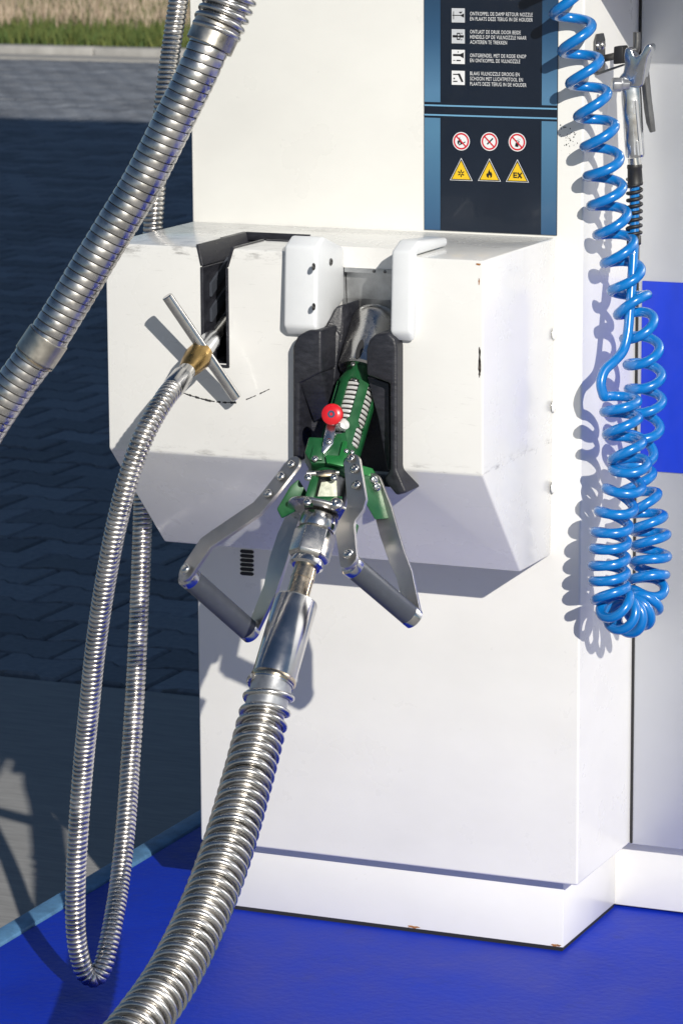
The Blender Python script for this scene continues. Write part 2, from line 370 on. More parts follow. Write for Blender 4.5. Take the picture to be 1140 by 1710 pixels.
def boolean(me, cutters, mats_like=None):
    o = bpy.data.objects.new('work', me); COL.objects.link(o); cs = []
    for c in cutters:
        k = bpy.data.objects.new('cut', c); COL.objects.link(k); cs.append(k)
        md = o.modifiers.new('b', 'BOOLEAN'); md.operation = 'DIFFERENCE'; md.object = k; md.solver = 'EXACT'
    dg = bpy.context.evaluated_depsgraph_get(); r = bpy.data.meshes.new_from_object(o.evaluated_get(dg), depsgraph=dg)
    for k in cs + [o]: bpy.data.objects.remove(k)
    return r

# ------------------------------------------------------------------ THE SETTING
ZI = -0.1141; ZG = -0.25
def struct(o): o['kind'] = 'structure'; return o
struct(B().add([(-400,-400,ZG-.05),(400,-400,ZG-.05),(400,400,ZG-.05),(-400,400,ZG-.05)], [(0,1,2,3)]).obj('ground', 'far_ground', ang=0, fix=False))
# concrete apron round the island
struct(B().box((-7, -9, ZG-.04), (9, 1.69, ZG)).obj('concrete_apron', 'concrete', bevel=.006, seg=1))
# raised island, painted blue, with its pale worn edge
isl = struct(B().box((-.2068, -.60, ZG+.004), (8.5, 1.02, ZI)).obj('fuel_island', 'island_blue', bevel=.004, seg=1))
B().box((-.2455, -.64, ZG+.004), (-.2073, 1.06, ZI+.0035)).obj('edge_strip', 'edge_blue', isl, bevel=.006, seg=2)
B().box((-.2065, -.64, ZG+.004), (8.5, -.6005, ZI+.0035)).obj('edge_strip', 'edge_blue', isl, bevel=.006, seg=2)
# paved yard: bone-shaped interlocking blocks
pav = struct(B().box((-16, 1.70, ZG-.045), (12, 18.6, ZG-.012)).obj('paved_yard', 'joint_sand', ang=0))
PX, PY = 0.202, 0.158
def paver_outline(g=0.0038, a=0.012):
    def edge(s):
        hx = PX/2 - g; y = PY/2 - g
        xs = [(-hx, a), (-.064, a), (-.038, -a), (.038, -a), (.064, a), (hx, a)]
        return [(x, s * (y + q)) for x, q in xs]
    return edge(-1) + edge(1)[::-1]
def paver_geo(b, x, y, z, rot=0.0, tilt=(0, 0)):
    ol = paver_outline(); n = len(ol); c = .006
    vs = []
    for sc, dz in ((1, -.05), (1, -c), (None, 0)):
        for px, py in ol:
            if sc is None:
                L = math.hypot(px, py); px -= c * (1 if px > 0 else -1) * .9; py -= c * (1 if py > 0 else -1) * .9
            vs.append((x + px*math.cos(rot) - py*math.sin(rot), y + px*math.sin(rot) + py*math.cos(rot), z + dz + px*tilt[0] + py*tilt[1]))
    fs = [[2*n + i for i in range(n)]] + [[r*n+i, r*n+(i+1) % n, (r+1)*n+(i+1) % n, (r+1)*n+i] for r in (0, 1) for i in range(n)]
    b.add(vs, fs)
proto = B(); paver_geo(proto, 0, 0, 0); pme = proto.mesh('paver', 'paver', ang=0)
spots = []
row = 0; y = 1.70 + PY/2 + .012
def pix(p):
    d = p - CAM; k = d.dot(cf); return 570 + FPX*d.dot(cr)/k, 855 - FPX*d.dot(cu)/k, k
while y < 18.5:
    x = -16 + (PX/2 if row % 2 else 0)
    while x < 3:
        u, v, k = pix(Vector((x, y, ZG)))
        if -420 < u < 640: spots.append((0 if (-25 < u < 335) else 1, k, x, y))
        x += PX
    y += PY; row += 1
spots.sort()
fb = B()
for i, (o_, k, x, y) in enumerate(spots):
    tl = (random.gauss(0, .006), random.gauss(0, .006)); z = ZG + random.gauss(0, .0012); rz = random.gauss(0, .006)
    if i < 300 and o_ == 0:
        o = bpy.data.objects.new('paver', pme); COL.objects.link(o); o.parent = pav
        o.location = Vector((x, y, z)) - WLOC[pav.name]; o.rotation_euler = (tl[1], -tl[0], rz)
    else: paver_geo(fb, x, y, z, rz, tl)
o = fb.obj('paver_field', 'paver', pav, ang=0, fix=False); o['kind'] = 'stuff'
# kerb stones and the verge beyond
kb = struct(B().box((-40, 18.62, ZG-.05), (14, 18.95, ZG+.004)).obj('gutter', 'kerb_concrete', ang=0))
x = -17.0
while x < -3:
    B().box((x+.004, 18.957, ZG-.05), (x+.996, 19.12, ZG+.065)).obj('kerb_stone', 'kerb_concrete', kb, bevel=.015); x += 1.0
struct(B().add([(-160, 19.125, ZG+.05), (60, 19.125, ZG+.05), (60, 200, ZG+1.5), (-160, 200, ZG+1.5)], [(0,1,2,3)]).obj('field_ground', 'field', ang=0, fix=False))
def grass(name, matn, y0, y1, n, h0, h1, label, cat):
    b = B()
    for _ in range(n):
        y = y0 + (y1 - y0) * random.random()**1.3; c = -10.8 - (y - 19) * .40; x = c + random.uniform(-4.5, 4.5)
        z = ZG + .05 + (y - 19.1) * .008; h = random.uniform(h0, h1); a = random.uniform(0, 6.28); wd = random.uniform(.006, .014); ln = random.uniform(.1, .5) * h
        q = random.uniform(0, 6.28); dx, dy = math.cos(a)*wd, math.sin(a)*wd
        b.add([(x-dx, y-dy, z), (x+dx, y+dy, z), (x+math.cos(q)*ln, y+math.sin(q)*ln, z+h)], [(0, 1, 2)])
    o = b.obj(name, matn, ang=0, fix=False); o['kind'] = 'stuff'; o['label'] = label; o['category'] = cat
grass('verge_grass', 'grass_green', 19.13, 27, 42000, .05, .15, 'short green grass along the far kerb', 'grass')
grass('dry_grass', 'grass_dry', 20.6, 38, 42000, .06, .22, 'pale dry grass behind the green verge', 'grass')

# ------------------------------------------------------------------ equipment cabinet behind (unseen height added so that its shade covers the yard)
eq = thing('equipment_cabinet', 'grey metal equipment cabinet with blue square behind the white column', 'cabinet', (3, .9, ZI))
B().box((.6006, .2317, .0), (7.5, 1.73, 7.05)).obj('cabinet_wall', 'grey_panel', eq, ang=0)
B().box((.45, .2672, ZI+.004), (7.4, 1.7, -.0005)).obj('plinth', 'white_plinth', eq, bevel=.002)
B().box((.6105, .2290, .5689), (1.9, .2312, .848)).obj('blue_field', 'panel_blue', eq, ang=0)
B().box((.6008, .2300, .001), (.6042, .2350, 2.2)).obj('seam', 'seam_black', eq, ang=0)

# ------------------------------------------------------------------ FUEL DISPENSER
W = 0.6; BR = 0.5609; ZT = 0.9347; ZM = 0.6461; ZL = 0.4827; P1 = 0.2796; P2 = 0.1203
dsp = thing('fuel_dispenser', 'white fuel dispenser with nozzle housing and navy instruction panel', 'fuel dispenser', (.3, .25, ZI))
column = B().box((0, 0, 0), (W, .62, 2.25)).obj('column', 'white_column', dsp, bevel=.0035, seg=3)
B().box((.02, .036, ZI+.006), (.5657, .2668, -.0005)).obj('plinth', 'white_plinth', dsp, bevel=.0012)
B().box((.018, .0375, ZI-.002), (.5640, .2660, ZI+.0058)).obj('plinth_gasket', 'seam_black', dsp, ang=0)
su = B().box((.6006, .004, 1.295), (.96, .20, 1.62)).obj('side_shade_box', 'white_column', dsp, bevel=.004)  # unseen box above the view, added to shade the upper side wall
# nozzle housing, cut out for the two nozzles
hb = B(); pr = [(-.0006, ZT), (-P1, ZT), (-P1, ZM), (-P2, ZL), (-.0006, ZL)]
hb.add([(0.0015 if z > .5 else 0.006, y, z) for y, z in pr] + [(BR if z > .5 else BR-.0045, y, z) for y, z in pr],
       [(0,1,2,3,4), (9,8,7,6,5)] + [(i, (i+1) % 5, 5+(i+1) % 5, 5+i) for i in range(5)])
hme = hb.mesh('nozzle_housing', ['white_housing', 'black_plastic', 'galvanised'], 0, .0035, 3)
c1 = B().prism([(.1505,-.32,.776),(.1868,-.32,.776),(.1868,-.32,.905),(.1965,-.32,.936),(.1965,-.32,1.0),(.1440,-.32,1.0),(.1440,-.32,.936),(.1505,-.32,.905)], (0,.17,0), 1)
c1 = c1.mesh('c', ['white_housing', 'black_plastic', 'galvanised'], 0)
c2 = B().box((.1325, -.178, .87), (.232, -.105, 1.0), 1).mesh('c', ['white_housing', 'black_plastic', 'galvanised'], 0)
c3 = B().prism([(.302,-.32,.615),(.302,-.32,.83),(.3235,-.32,.83),(.3235,-.32,.906),(.444,-.32,.906),(.444,-.32,.615)], (0,.155,0), 2).mesh('c', ['white_housing', 'black_plastic', 'galvanised'], 0)
c4 = B().box((.3234, -.32, .80), (.4441, -.2005, 1.0), 0).mesh('c', ['white_housing', 'black_plastic', 'galvanised'], 0)
hme = boolean(hme, [c1, c2, c3, c4]); hme.polygons.foreach_set('use_smooth', [True]*len(hme.polygons)); hme.set_sharp_from_angle(angle=R_(25))
hou = link('nozzle_housing', hme, dsp)
for zz in (.800, .6975, .582):
    b = B(); b.lathe((BR+.0002, -.006, zz), (1, 0, 0), [(0, .0088), (.0015, .0080), (.0026, .0055), (.0030, .002)], 16); b.obj('rivet', 'white_housing', hou)
# rim of the vapour-nozzle slot
b = B()
def rim(x0, x1, z0, z1, y0, y1): b.box((x0, y0, z0), (x1, y1, z1))
rim(.1478, .1518, .774, .908, -P1-.0022, -.135); rim(.1856, .1896, .774, .908, -P1-.0022, -.155); rim(.1478, .1896, .7705, .7745, -P1-.0022, -.135)
b.obj('slot_rim', 'black_plastic', hou, bevel=.0008, seg=1)
b = B(); b.prism([(.1415,-P1-.0015,.9385),(.1478,-P1-.0015,.9095),(.1518,-P1-.0015,.9095),(.1452,-P1-.0015,.9385)], (0,.155,0)); b.prism([(.1990,-P1-.0015,.9370),(.1898,-P1-.0015,.9090),(.1860,-P1-.0015,.9090),(.1950,-P1-.0015,.9370)], (0,.10,0))
b.box((.1303, -.1805, .925), (.1345, -.1045, .9365)); b.box((.1347, -.1080, .925), (.2345, -.1040, .9365)); b.box((.1996, -.1800, .925), (.2340, -.1760, .9365))
b.obj('slot_lip', 'black_plastic', hou, bevel=.0006, seg=1)
# shallow chevrons inside the slot
b = B()
for k in range(3):
    z = .795 + k*.035; b.prism([(.1522, -.262, z), (.1522, -.205, z+.030), (.1522, -.205, z+.048), (.1522, -.262, z+.018)], (.0035, 0, 0))
b.obj('slot_ribs', 'grip', hou, ang=0)
# white plastic guides either side of the nozzle bay
def guide(x0, x1, arm):
    z0, z1 = .8215, .9560; yf = -.2985
    if arm is None: prof = [(yf, z0+.014), (yf+.012, z0), (-.201, z0+.040), (-.201, z1-.022), (yf+.030, z1), (yf+.006, z1-.012)]
    else: prof = [(yf, z0+.014), (yf+.012, z0), (-.272, z0+.022), (-.272, .9370), (arm, .9370), (arm, .9490), (yf+.034, z1), (yf+.006, z1-.012)]
    return B().prism([(x0, y, z) for y, z in prof], (x1-x0, 0, 0)).obj('guide', 'hdpe', hou, bevel=.0048 if arm is None else .0048, seg=3, ang=32)
g1 = guide(.2785, .3275, None); g2 = guide(.4345, .4650, -.165)
for u, v in ((523, 445), (552, 437), (523, 512)):
    p = atx(u, v, .3276); b = B(); b.lathe(p, (1, 0, 0), [(0, .0052), (.0012, .0048), (.0012, .003), (-.001, .0028)], 14); b.obj('screw', 'dark_steel', g1)
# steel back of the bay, creased
b = B(); b.add([(.3245, -.188, .9055), (.4435, -.188, .9055), (.4435, -.186, .862), (.3245, -.186, .862), (.4435, -.172, .78), (.3245, -.172, .78)], [(0,1,2,3), (3,2,4,5)]); b.obj('bay_back_plate', 'galvanised', hou, ang=0, fix=False)
b = B().box((.3280, -.203, .9000), (.4434, -.189, .9062)); b.obj('bay_lip', 'galvanised', hou, ang=0)
for x_ in (.372, .388):
    b = B(); dome(b, (x_, -.2032, .9030), (0, -1, 0), .0022); b.obj('screw', 'dark_steel', hou)
# black cradle the filling nozzle rests in
YC = -.302
def px_plate(name, pts, Y, th, matn, parent, bevel=.004, seg=3):
    return B().prism([at(u, v, Y) for u, v in pts], (0, th, 0)).obj(name, matn, parent, bevel=bevel, seg=seg)
cra = px_plate('nozzle_cradle', [(611,626),(611,584),(616,566),(627,557),(648,555),(659,566),(662,580),(662,784),(679,823),(661,828),(640,801),(650,784),(650,640)], YC, .125, 'black_plastic', dsp)
px_plate('cradle_web', [(612,628),(649,640),(651,786),(645,784),(631,700)], YC+.022, .09, 'black_plastic', cra, .002, 2)
px_plate('cradle_cheek', [(488,772),(488,578),(496,561),(514,551),(536,551),(536,622),(500,640),(499,772)], YC, .118, 'black_plastic', cra)
b = B()       # funnel facets running back between the cheeks
A_ = [at(500,640,YC+.002), at(536,622,YC+.002), at(551,690,-.262), at(524,705,-.262)]
b.add(A_ + [p + Vector((0, .07, 0)) for p in A_], [(0,1,2,3), (7,6,5,4), (0,4,5,1), (1,5,6,2), (2,6,7,3), (3,7,4,0)]); b.obj('funnel_facet', 'black_plastic', cra, bevel=.002)
b = B(); A_ = [at(536,556,-.262), at(560,512,-.245), at(572,508,-.245), at(572,562,-.245), at(551,655,-.255), at(538,640,-.262)]
b.prism(A_, (0, .06, 0)); b.obj('funnel_block', 'black_plastic', cra, bevel=.003)
for k, (dx, dy) in enumerate(((-5, .012), (1, .024))):
    b = B(); A_ = [at(552+dx, 566, -.272+dy), at(563+dx, 545, -.262+dy), at(572+dx, 560, -.262+dy), at(562+dx, 650-6*k, -.268+dy), at(548+dx, 690, -.275+dy), at(541+dx, 668, -.275+dy)]
    b.prism(A_, (0, .03, 0)); b.obj('cradle_ridge', 'black_plastic', cra, bevel=.0015)
B().box((.303, -.1715, .62), (.4435, -.1665, .79)).obj('cradle_back', 'black_plastic', cra, ang=0)
b = B(); b.prism([(.3015, -.262, .655), (.338, -.225, .655), (.338, -.225, .74), (.3015, -.262, .76)], (0, .04, 0)); b.obj('cradle_wedge', 'black_plastic', cra, bevel=.002)
# oval vent slots in the column
for k in range(6):
    p = at(412.5, 921 + k*7.4, 0); b = B()
    n = 20; b.prism([(p.x + (.0068 if math.cos(2*math.pi*i/n) > 0 else -.0068) + .0042*math.cos(2*math.pi*i/n), .001, p.z + .0027*math.sin(2*math.pi*i/n)) for i in range(n)], (0, -.0022, 0))
    b.obj('vent_slot', 'vent', column, ang=0)

# ---- instruction panel (flat print on a thin plate)
pan = B().box((.3644, -.0020, .9375), (.5624, -.0002, 1.62)).obj('instruction_panel', 'print_navy', dsp, ang=0)
def flat(name, pts, matn, y, parent=pan):
    return B().add([(p[0], y, p[1]) for p in pts], [tuple(range(len(pts)))]).obj(name, matn, parent, ang=0, fix=False)
def rect(name, x0, x1, z0, z1, matn, y): return flat(name, [(x0, z0), (x1, z0), (x1, z1), (x0, z1)], matn, y)
for x0, x1 in ((.3648, .3887), (.5394, .5620)):
    rect('side_band', x0, x1, .9380, 1.0955, 'print_band', -.0026); rect('side_band', x0, x1, 1.1175, 1.60, 'print_band', -.0026)
for z in (1.1118, 1.0985): rect('trim_line', .3648, .5620, z, z+.0022, 'print_line', -.0028)
def text_line(txt, u, v, wpx):
    c = bpy.data.curves.new('t', 'FONT'); c.body = txt; c.size = 1; c.offset = .0; c.space_character = 1.06; c.space_word = 1.1; c.resolution_u = 3
    o = bpy.data.objects.new('t', c); COL.objects.link(o); dg = bpy.context.evaluated_depsgraph_get()
    me = bpy.data.meshes.new_from_object(o.evaluated_get(dg), depsgraph=dg); bpy.data.objects.remove(o)
    x0 = min(q.co.x for q in me.vertices); x1 = max(q.co.x for q in me.vertices); y0 = min(q.co.y for q in me.vertices); y1 = max(q.co.y for q in me.vertices)
    p = at(u, v, -.0027); p2 = at(u + wpx, v, -.0027); H = .0051; sx = (p2.x - p.x)/(x1-x0); sz = H/(y1-y0)
    for q in me.vertices: q.co = Vector((p.x + (q.co.x-x0)*sx, -.0028, p.z + (q.co.y - (y0+y1)/2)*sz))
    me.materials.clear(); me.materials.append(M['print_white']); me.name = 'text_line'
    return link('text_line', me, pan)
for t in (('ONTKOPPEL DE DAMP RETOUR NOZZLE', 784.6, 21.9, 104.5), ('EN PLAATS DEZE TERUG IN DE HOUDER', 784.6, 30.4, 104.5), ('ONTLAST DE DRUK DOOR BEIDE', 784.6, 52, 84.5),
          ('HENDELS OP DE VULNOZZLE NAAR', 784.6, 60.6, 94), ('ACHTEREN TE TREKKEN', 784.6, 69.3, 61.5), ('ONTGRENDEL MET DE RODE KNOP', 784.6, 91.5, 93.5),
          ('EN ONTKOPPEL DE VULNOZZLE', 784.6, 100, 83.5), ('BLAAS VULNOZZLE DROOG EN', 784.6, 121.7, 82.5), ('SCHOON MET LUCHTPISTOOL EN', 784.6, 130.3, 88), ('PLAATS DEZE TERUG IN DE HOUDER', 784.6, 139, 94)):
    text_line(*t)
class Print:                                        # one printed sign: layered flat shapes, 0.15 mm apart
    def __init__(s, cx, cz, sc): s.c = (cx, cz); s.k = sc; s.b = B(); s.n = 0
    def poly(s, pts, mi):
        y = -.0027 - s.n*.00015; s.n += 1
        s.b.add([(s.c[0] + p[0]*s.k, y, s.c[1] + p[1]*s.k) for p in pts], [tuple(range(len(pts)))], mi); return s
    def disc(s, x, z, r, mi, n=32): return s.poly([(x + r*math.cos(2*math.pi*i/n), z + r*math.sin(2*math.pi*i/n)) for i in range(n)], mi)
    def bar(s, x0, z0, x1, z1, w_, mi):
        L = math.hypot(x1-x0, z1-z0); nx, nz = -(z1-z0)/L*w_/2, (x1-x0)/L*w_/2
        return s.poly([(x0-nx, z0-nz), (x1-nx, z1-nz), (x1+nx, z1+nz), (x0+nx, z0+nz)], mi)
    def done(s, name, label=None):
        o = s.b.obj(name, ['print_white', 'print_black', 'print_red', 'print_yellow', 'print_grey'], pan, ang=0, fix=False)
        if label: o['label'] = label
FLAME = [(-.05,-.5),(-.28,-.38),(-.36,-.12),(-.25,.08),(-.18,-.04),(-.12,.2),(.02,.5),(.06,.28),(.14,.12),(.2,.22),(.33,-.05),(.3,-.35),(.1,-.5),(.12,-.3),(.02,-.12),(-.07,-.3)]
for k, (u, v) in enumerate(((771, 235), (818, 235.5), (864.5, 236.5))):
    p = at(u, v, 0); q = Print(p.x, p.z, .0129); q.disc(0, 0, 1, 0).disc(0, 0, .9, 2).disc(0, 0, .72, 0)
    if k == 0: q.poly([(a*.75-.18, b_*.9+.05) for a, b_ in FLAME], 1).bar(-.25, -.42, .5, -.05, .1, 1)
    if k == 1: q.bar(-.25, -.30, .42, .36, .16, 1).bar(-.42, -.02, -.36, .4, .07, 4)
    if k == 2: q.bar(-.08, -.5, .08, .18, .38, 1).bar(-.045, -.1, .07, .12, .22, 0).bar(.05, .35, .4, .3, .08, 4)
    q.bar(-.56, .56, .56, -.56, .15, 2); q.done('prohibition_sign', ('no open flame sign', 'no smoking sign', 'no mobile phone sign')[k])
for k, (u, v) in enumerate(((771, 283.5), (818, 284.5), (864.7, 286))):
    p = at(u, v, 0); q = Print(p.x, p.z, .0171)
    T = lambda s_: [(0, 1.12*s_), (-1.0*s_, -.86*s_ if s_ == 1 else -.80*s_ - .06*s_), (1.0*s_, -.86*s_)]
    def tri(s_): return [(0, -.28 + 1.30*s_), (-1.0*s_, -.28 - .56*s_), (1.0*s_, -.28 - .56*s_)]
    q.poly(tri(1.0), 0).poly(tri(.93), 1).poly(tri(.80), 3)
    if k == 0:
        for a in (0, 60, 120):
            c_, s_ = math.cos(R_(a+30)), math.sin(R_(a+30)); q.bar(-.3*c_, -.25-.3*s_, .3*c_, -.25+.3*s_, .09, 1)
        q.disc(0, -.25, .08, 3)
    if k == 1: q.poly([(a*.75, b_*.75-.22) for a, b_ in FLAME], 1)
    if k == 2:
        q.bar(-.30, -.50, -.30, -.06, .1, 1)
        for z in (-.46, -.28, -.10): q.bar(-.35, z, -.02, z, .09, 1)
        q.bar(.06, -.5, .40, -.06, .11, 1).bar(.40, -.5, .06, -.06, .11, 1)
    q.done('warning_sign', ('low temperature warning sign', 'flammable warning sign', 'explosive atmosphere warning sign')[k])
for k, v in enumerate((24.7, 59.7, 94, 129)):
    p = at(766, v, 0); q = Print(p.x, p.z, .0098); q.poly([(-1, -1), (1, -1), (1, 1), (-1, 1)], 4 if k < 2 else 0)
    if k == 0: q.bar(-.9, 0, .5, 0, .12, 1).bar(-.7, -.55, -.7, .55, .1, 1).poly([(.45, -.08), (.9, -.3), (.9, .3), (.45, .08)], 1).poly([(.1, .5), (.7, .55), (.4, .25)], 1)
    if k == 1: q.bar(-.85, 0, .85, 0, .34, 1).bar(.05, -.5, .05, .5, .5, 1).bar(.05, -.34, .05, .34, .26, 4).bar(-.2, 0, .3, 0, .2, 1).disc(.55, .45, .08, 1, 10).disc(.55, -.45, .08, 1, 10)
    if k == 2: q.bar(-.8, .25, .35, .25, .3, 1).poly([(.3, .1), (.85, -.2), (.85, .65), (.3, .4)], 1).disc(0, .7, .09, 1, 10).bar(-.25, -.5, .4, -.5, .16, 1).bar(-.75, -.5, -.4, -.5, .07, 1)
    if k == 3: q.bar(-.8, .48, .1, .48, .16, 1).poly([(-.1, .6), (.25, .62), (.8, -.55), (.5, -.6), (.05, .3)], 1).bar(-.6, -.2, -.6, -.0, .2, 1).bar(-.75, -.5, -.1, -.5, .14, 1)
    q.done('pictogram')
# chips, rust and scuffs with a shape of their own
def blotch(name, cx, cz, wx, wz, matn, plane, n=18, parent=hou, seed=0):
    rn = random.Random(seed); pts = []
    for i in range(n):
        a = 2*math.pi*i/n; r = rn.uniform(.45, 1.05); pts.append((cx + wx*r*math.cos(a), cz + wz*r*math.sin(a)))
    if plane[0] == 'y': vs = [(x_, plane[1], z_) for x_, z_ in pts]
    else: vs = [(plane[1], x_, z_) for x_, z_ in pts]
    B().add(vs, [tuple(range(n))]).obj(name, matn, parent, ang=0, fix=False)
for i, (u, v, a, b_) in enumerate(((808, 610, .0022, .016), (810, 596, .0018, .018), (806, 588, .0015, .007), (811, 622, .0016, .009))):
    p = at(u, v, -P1); blotch('paint_chip', min(p.x, BR-.005), p.z, a, b_, 'chip', ('y', -P1-.0004), seed=i)
p = at(804, 470, -P1); blotch('rust_spot', BR-.006, p.z, .0014, .006, 'rust', ('y', -P1-.0004), seed=9)
p = at(804, 438, -P1); blotch('rust_spot', BR-.007, ZT-.005, .004, .0022, 'rust', ('y', -P1-.0004), seed=12)
b = B(); rn = random.Random(3); pts = []           # the arc worn by the swinging handle
for i in range(46):
    t = i/45; u = 303 + 147*t; v = 655 + 17*math.sin(min(1, t*1.9)*math.pi/2)**1.0 - (0 if t < .62 else (t-.62)**1.25*76); pts.append(at(u, v, -P1-.0005))
for i in range(45):
    if 27 < i < 33 or rn.random() < .12: continue
    h = rn.uniform(.0006, .0016) * (1 if i < 28 else .7); p, q = pts[i], pts[i+1]
    b.add([p - Vector((0,0,h)), q - Vector((0,0,h*rn.uniform(.5,1.3))), q + Vector((0,0,h*rn.uniform(.5,1.2))), p + Vector((0,0,h))], [(0,1,2,3)])
b.obj('scratch_arc', 'scuff_black', hou, ang=0, fix=False)
for i, (u, v) in enumerate(((690, 1553), (932, 1588), (925, 1584))):
    p = at(u, v, .0358); blotch('rust_spot', p.x, max(p.z, ZI+.0085), .012 if i == 0 else .006, .0022, 'rust', ('y', .0356), parent=dsp, seed=20+i)
b = B(); rn = random.Random(8)
for _ in range(34):
    p = at(rn.gauss(948, 7), rn.gauss(228, 11), -.0006); r = rn.uniform(.0003, .0012); b.add([p + Vector((r*math.cos(k*1.57), 0, r*rn.uniform(.5, 1.6)*math.sin(k*1.57))) for k in range(4)], [(0,1,2,3)])
b.obj('dirt_specks', 'scuff_black', column, ang=0, fix=False)['kind'] = 'stuff'

# ------------------------------------------------------------------ FILLING NOZZLE
O = at(553, 800, -.345); DO = (O - CAM).dot(cf)
_a = atd(626, 548, DO+.09); ax = (atd(455, 1140, DO-.125) - _a).normalized(); O = _a + ax*(O - _a).dot(ax)                  # down the nozzle, out towards the hose
xr = (cr - ax*cr.dot(ax)).normalized(); zf = xr.cross(ax)
if zf.dot(cf) > 0: zf = -zf                                        # faces the viewer
def N_(u, v, h): return atp(u, v, O + zf*h, zf)
def ND(u, v, near): return atd(u, v, DO - near + .012)
noz = thing('filling_nozzle', 'green filling nozzle with red knob and two steel lever handles', 'nozzle', O)
# chromed nose
b = B(); b.lathe(O, ax, [(-.262, .010), (-.260, .020), (-.254, .0285), (-.246, .0330), (-.236, .0345), (-.166, .0345), (-.163, .032), (-.163, .024)], 40); nose = b.obj('nose_shell', 'steel', noz)
p = N_(600, 584, .0335); b = B(); b.prism([p + ax*(.015*math.cos(a_)) + (xr)*(.0042*math.sin(a_)) for a_ in [2*math.pi*i/20 for i in range(20)]], zf*.0024); b.obj('keyway', 'vent', nose, ang=0)
b = B(); dome(b, N_(589, 608, .0325), zf, .0035); b.obj('rivet', 'dark_steel', nose)
b = B(); b.lathe(O, ax, [(-.164, .0225), (-.156, .0225), (-.150, .0255), (-.144, .0255)], 32); b.obj('neck', 'green', noz)
b = B(); dome(b, N_(593, 634, .0232), zf, .0042); b.obj('screw', 'dark_steel', noz)
# slotted sleeve with the spring showing through
def sleeve():
    bm = bmesh.new(); n = 96; m = 64; t0, t1 = -.152, -.028; r = .0290; V = []
    u0 = zf; w0 = ax.cross(zf)
    for i in range(m + 1):
        t = t0 + (t1-t0)*i/m; rr = r * (0.86 + .14*min(1, (t-t0)/.012))
        V.append([bm.verts.new(O + ax*t + (u0*math.cos(2*math.pi*j/n) + w0*math.sin(2*math.pi*j/n))*rr) for j in range(n)])
    def hole(t, a):
        k = (a / (2*math.pi/6)) % 1.0; arc = (k-.5)*2*math.pi/6*r
        for c0, c1, hw in ((-.132, -.082, .0082), (-.066, -.050, .0082)):
            tt = min(max(t, c0), c1)
            if math.hypot(t-tt, arc) < hw: return True
        return False
    for i in range(m):
        for j in range(n):
            if hole(t0 + (t1-t0)*(i+.5)/m, 2*math.pi*(j+.5)/n + .35): continue
            bm.faces.new((V[i][j], V[i][(j+1) % n], V[i+1][(j+1) % n], V[i+1][j]))
    bmesh.ops.delete(bm, geom=[v for v in bm.verts if not v.link_faces], context='VERTS')
    bmesh.ops.recalc_face_normals(bm, faces=bm.faces); g = bmesh.ops.solidify(bm, geom=bm.faces[:], thickness=.0028)
    me = bpy.data.meshes.new('slotted_sleeve'); bm.to_mesh(me); bm.free(); me.materials.append(M['green'])
    me.polygons.foreach_set('use_smooth', [True]*len(me.polygons)); me.set_sharp_from_angle(angle=R_(40)); return link('slotted_sleeve', me, noz)
slv = sleeve()
b = B(); b.lathe(O, ax, [(-.15, .0195), (-.02, .0195)], 28); b.obj('spring_core', 'rubber', noz)
pt = Path([O + ax*t for t in [-.148 + .002*i for i in range(62)]])
b = B(); b.tube(helix(pt, .0226, .0072, 0, .12, 30), .0024, 8); b.obj('spring', 'spring_white', noz)
# clamp block and its brackets
def nblock(name, pts, h0, h1, matn, parent=noz, bevel=.0016):
    return B().prism([N_(u, v, h0) for u, v in pts], zf*(h1-h0)).obj(name, matn, parent, bevel=bevel, seg=2)
b = B(); b.lathe(O, ax, [(-.034, .030), (-.030, .033), (.0, .033), (.004, .030)], 40); b.obj('clamp_ring', 'green', noz)
blk = nblock('clamp_block', [(509,772),(516,746),(558,748),(561,741),(576,738),(584,772),(577,790),(520,790)], .012, .043, 'green')
nblock('clamp_arm', [(543,763),(566,764),(572,739),(580,740),(577,783),(545,776)], .0432, .050, 'green_light', blk, .001)
nblock('clamp_cheek', [(517,770),(523,747),(541,747),(538,770)], .0432, .0475, 'green', blk, .001)
for u, v, h in ((526, 766, .048), (577, 774, .0505), (578, 753, .0505), (587, 755, .040)):
    b = B(); dome(b, N_(u, v, h), zf, .0046 if u < 540 else .0034); b.obj('screw', 'steel_polished', blk)
b = B(); a0, a1 = N_(512, 791, .040), N_(566, 789, .040); b.lathe(a0, a1-a0, [(0, .0042), ((a1-a0).length, .0042)], 14); b.obj('hinge_pin', 'steel', noz)
nblock('hinge_tab', [(527,790),(548,786),(562,787),(560,796),(530,797)], .041, .046, 'steel_stained', noz, .0008)
for u, v in ((514, 797), (557, 797)):
    b = B(); dome(b, N_(u, v, .046), zf, .0052); b.obj('bolt', 'steel_polished', noz)
# body below the clamp
b = B(); b.lathe(O, ax, [(.0, .027), (.054, .027)], 36); b.obj('barrel', 'dark_steel', noz)
nblock('rib', [(519,804),(533,800),(524,842),(508,842)], .024, .040, 'green')
nblock('name_plate', [(536,806),(562,803),(563,836),(528,836)], .030, .0325, 'label_worn')
nblock('lower_band', [(508,836),(572,836),(568,848),(508,848)], .018, .033, 'green')
b = B(); dome(b, N_(513, 838, .041), zf, .0055); b.obj('bolt', 'steel_polished', noz)
b = B(); dome(b, N_(562, 842, .036), zf, .0095, .008); b.obj('bolt', 'steel_polished', noz)
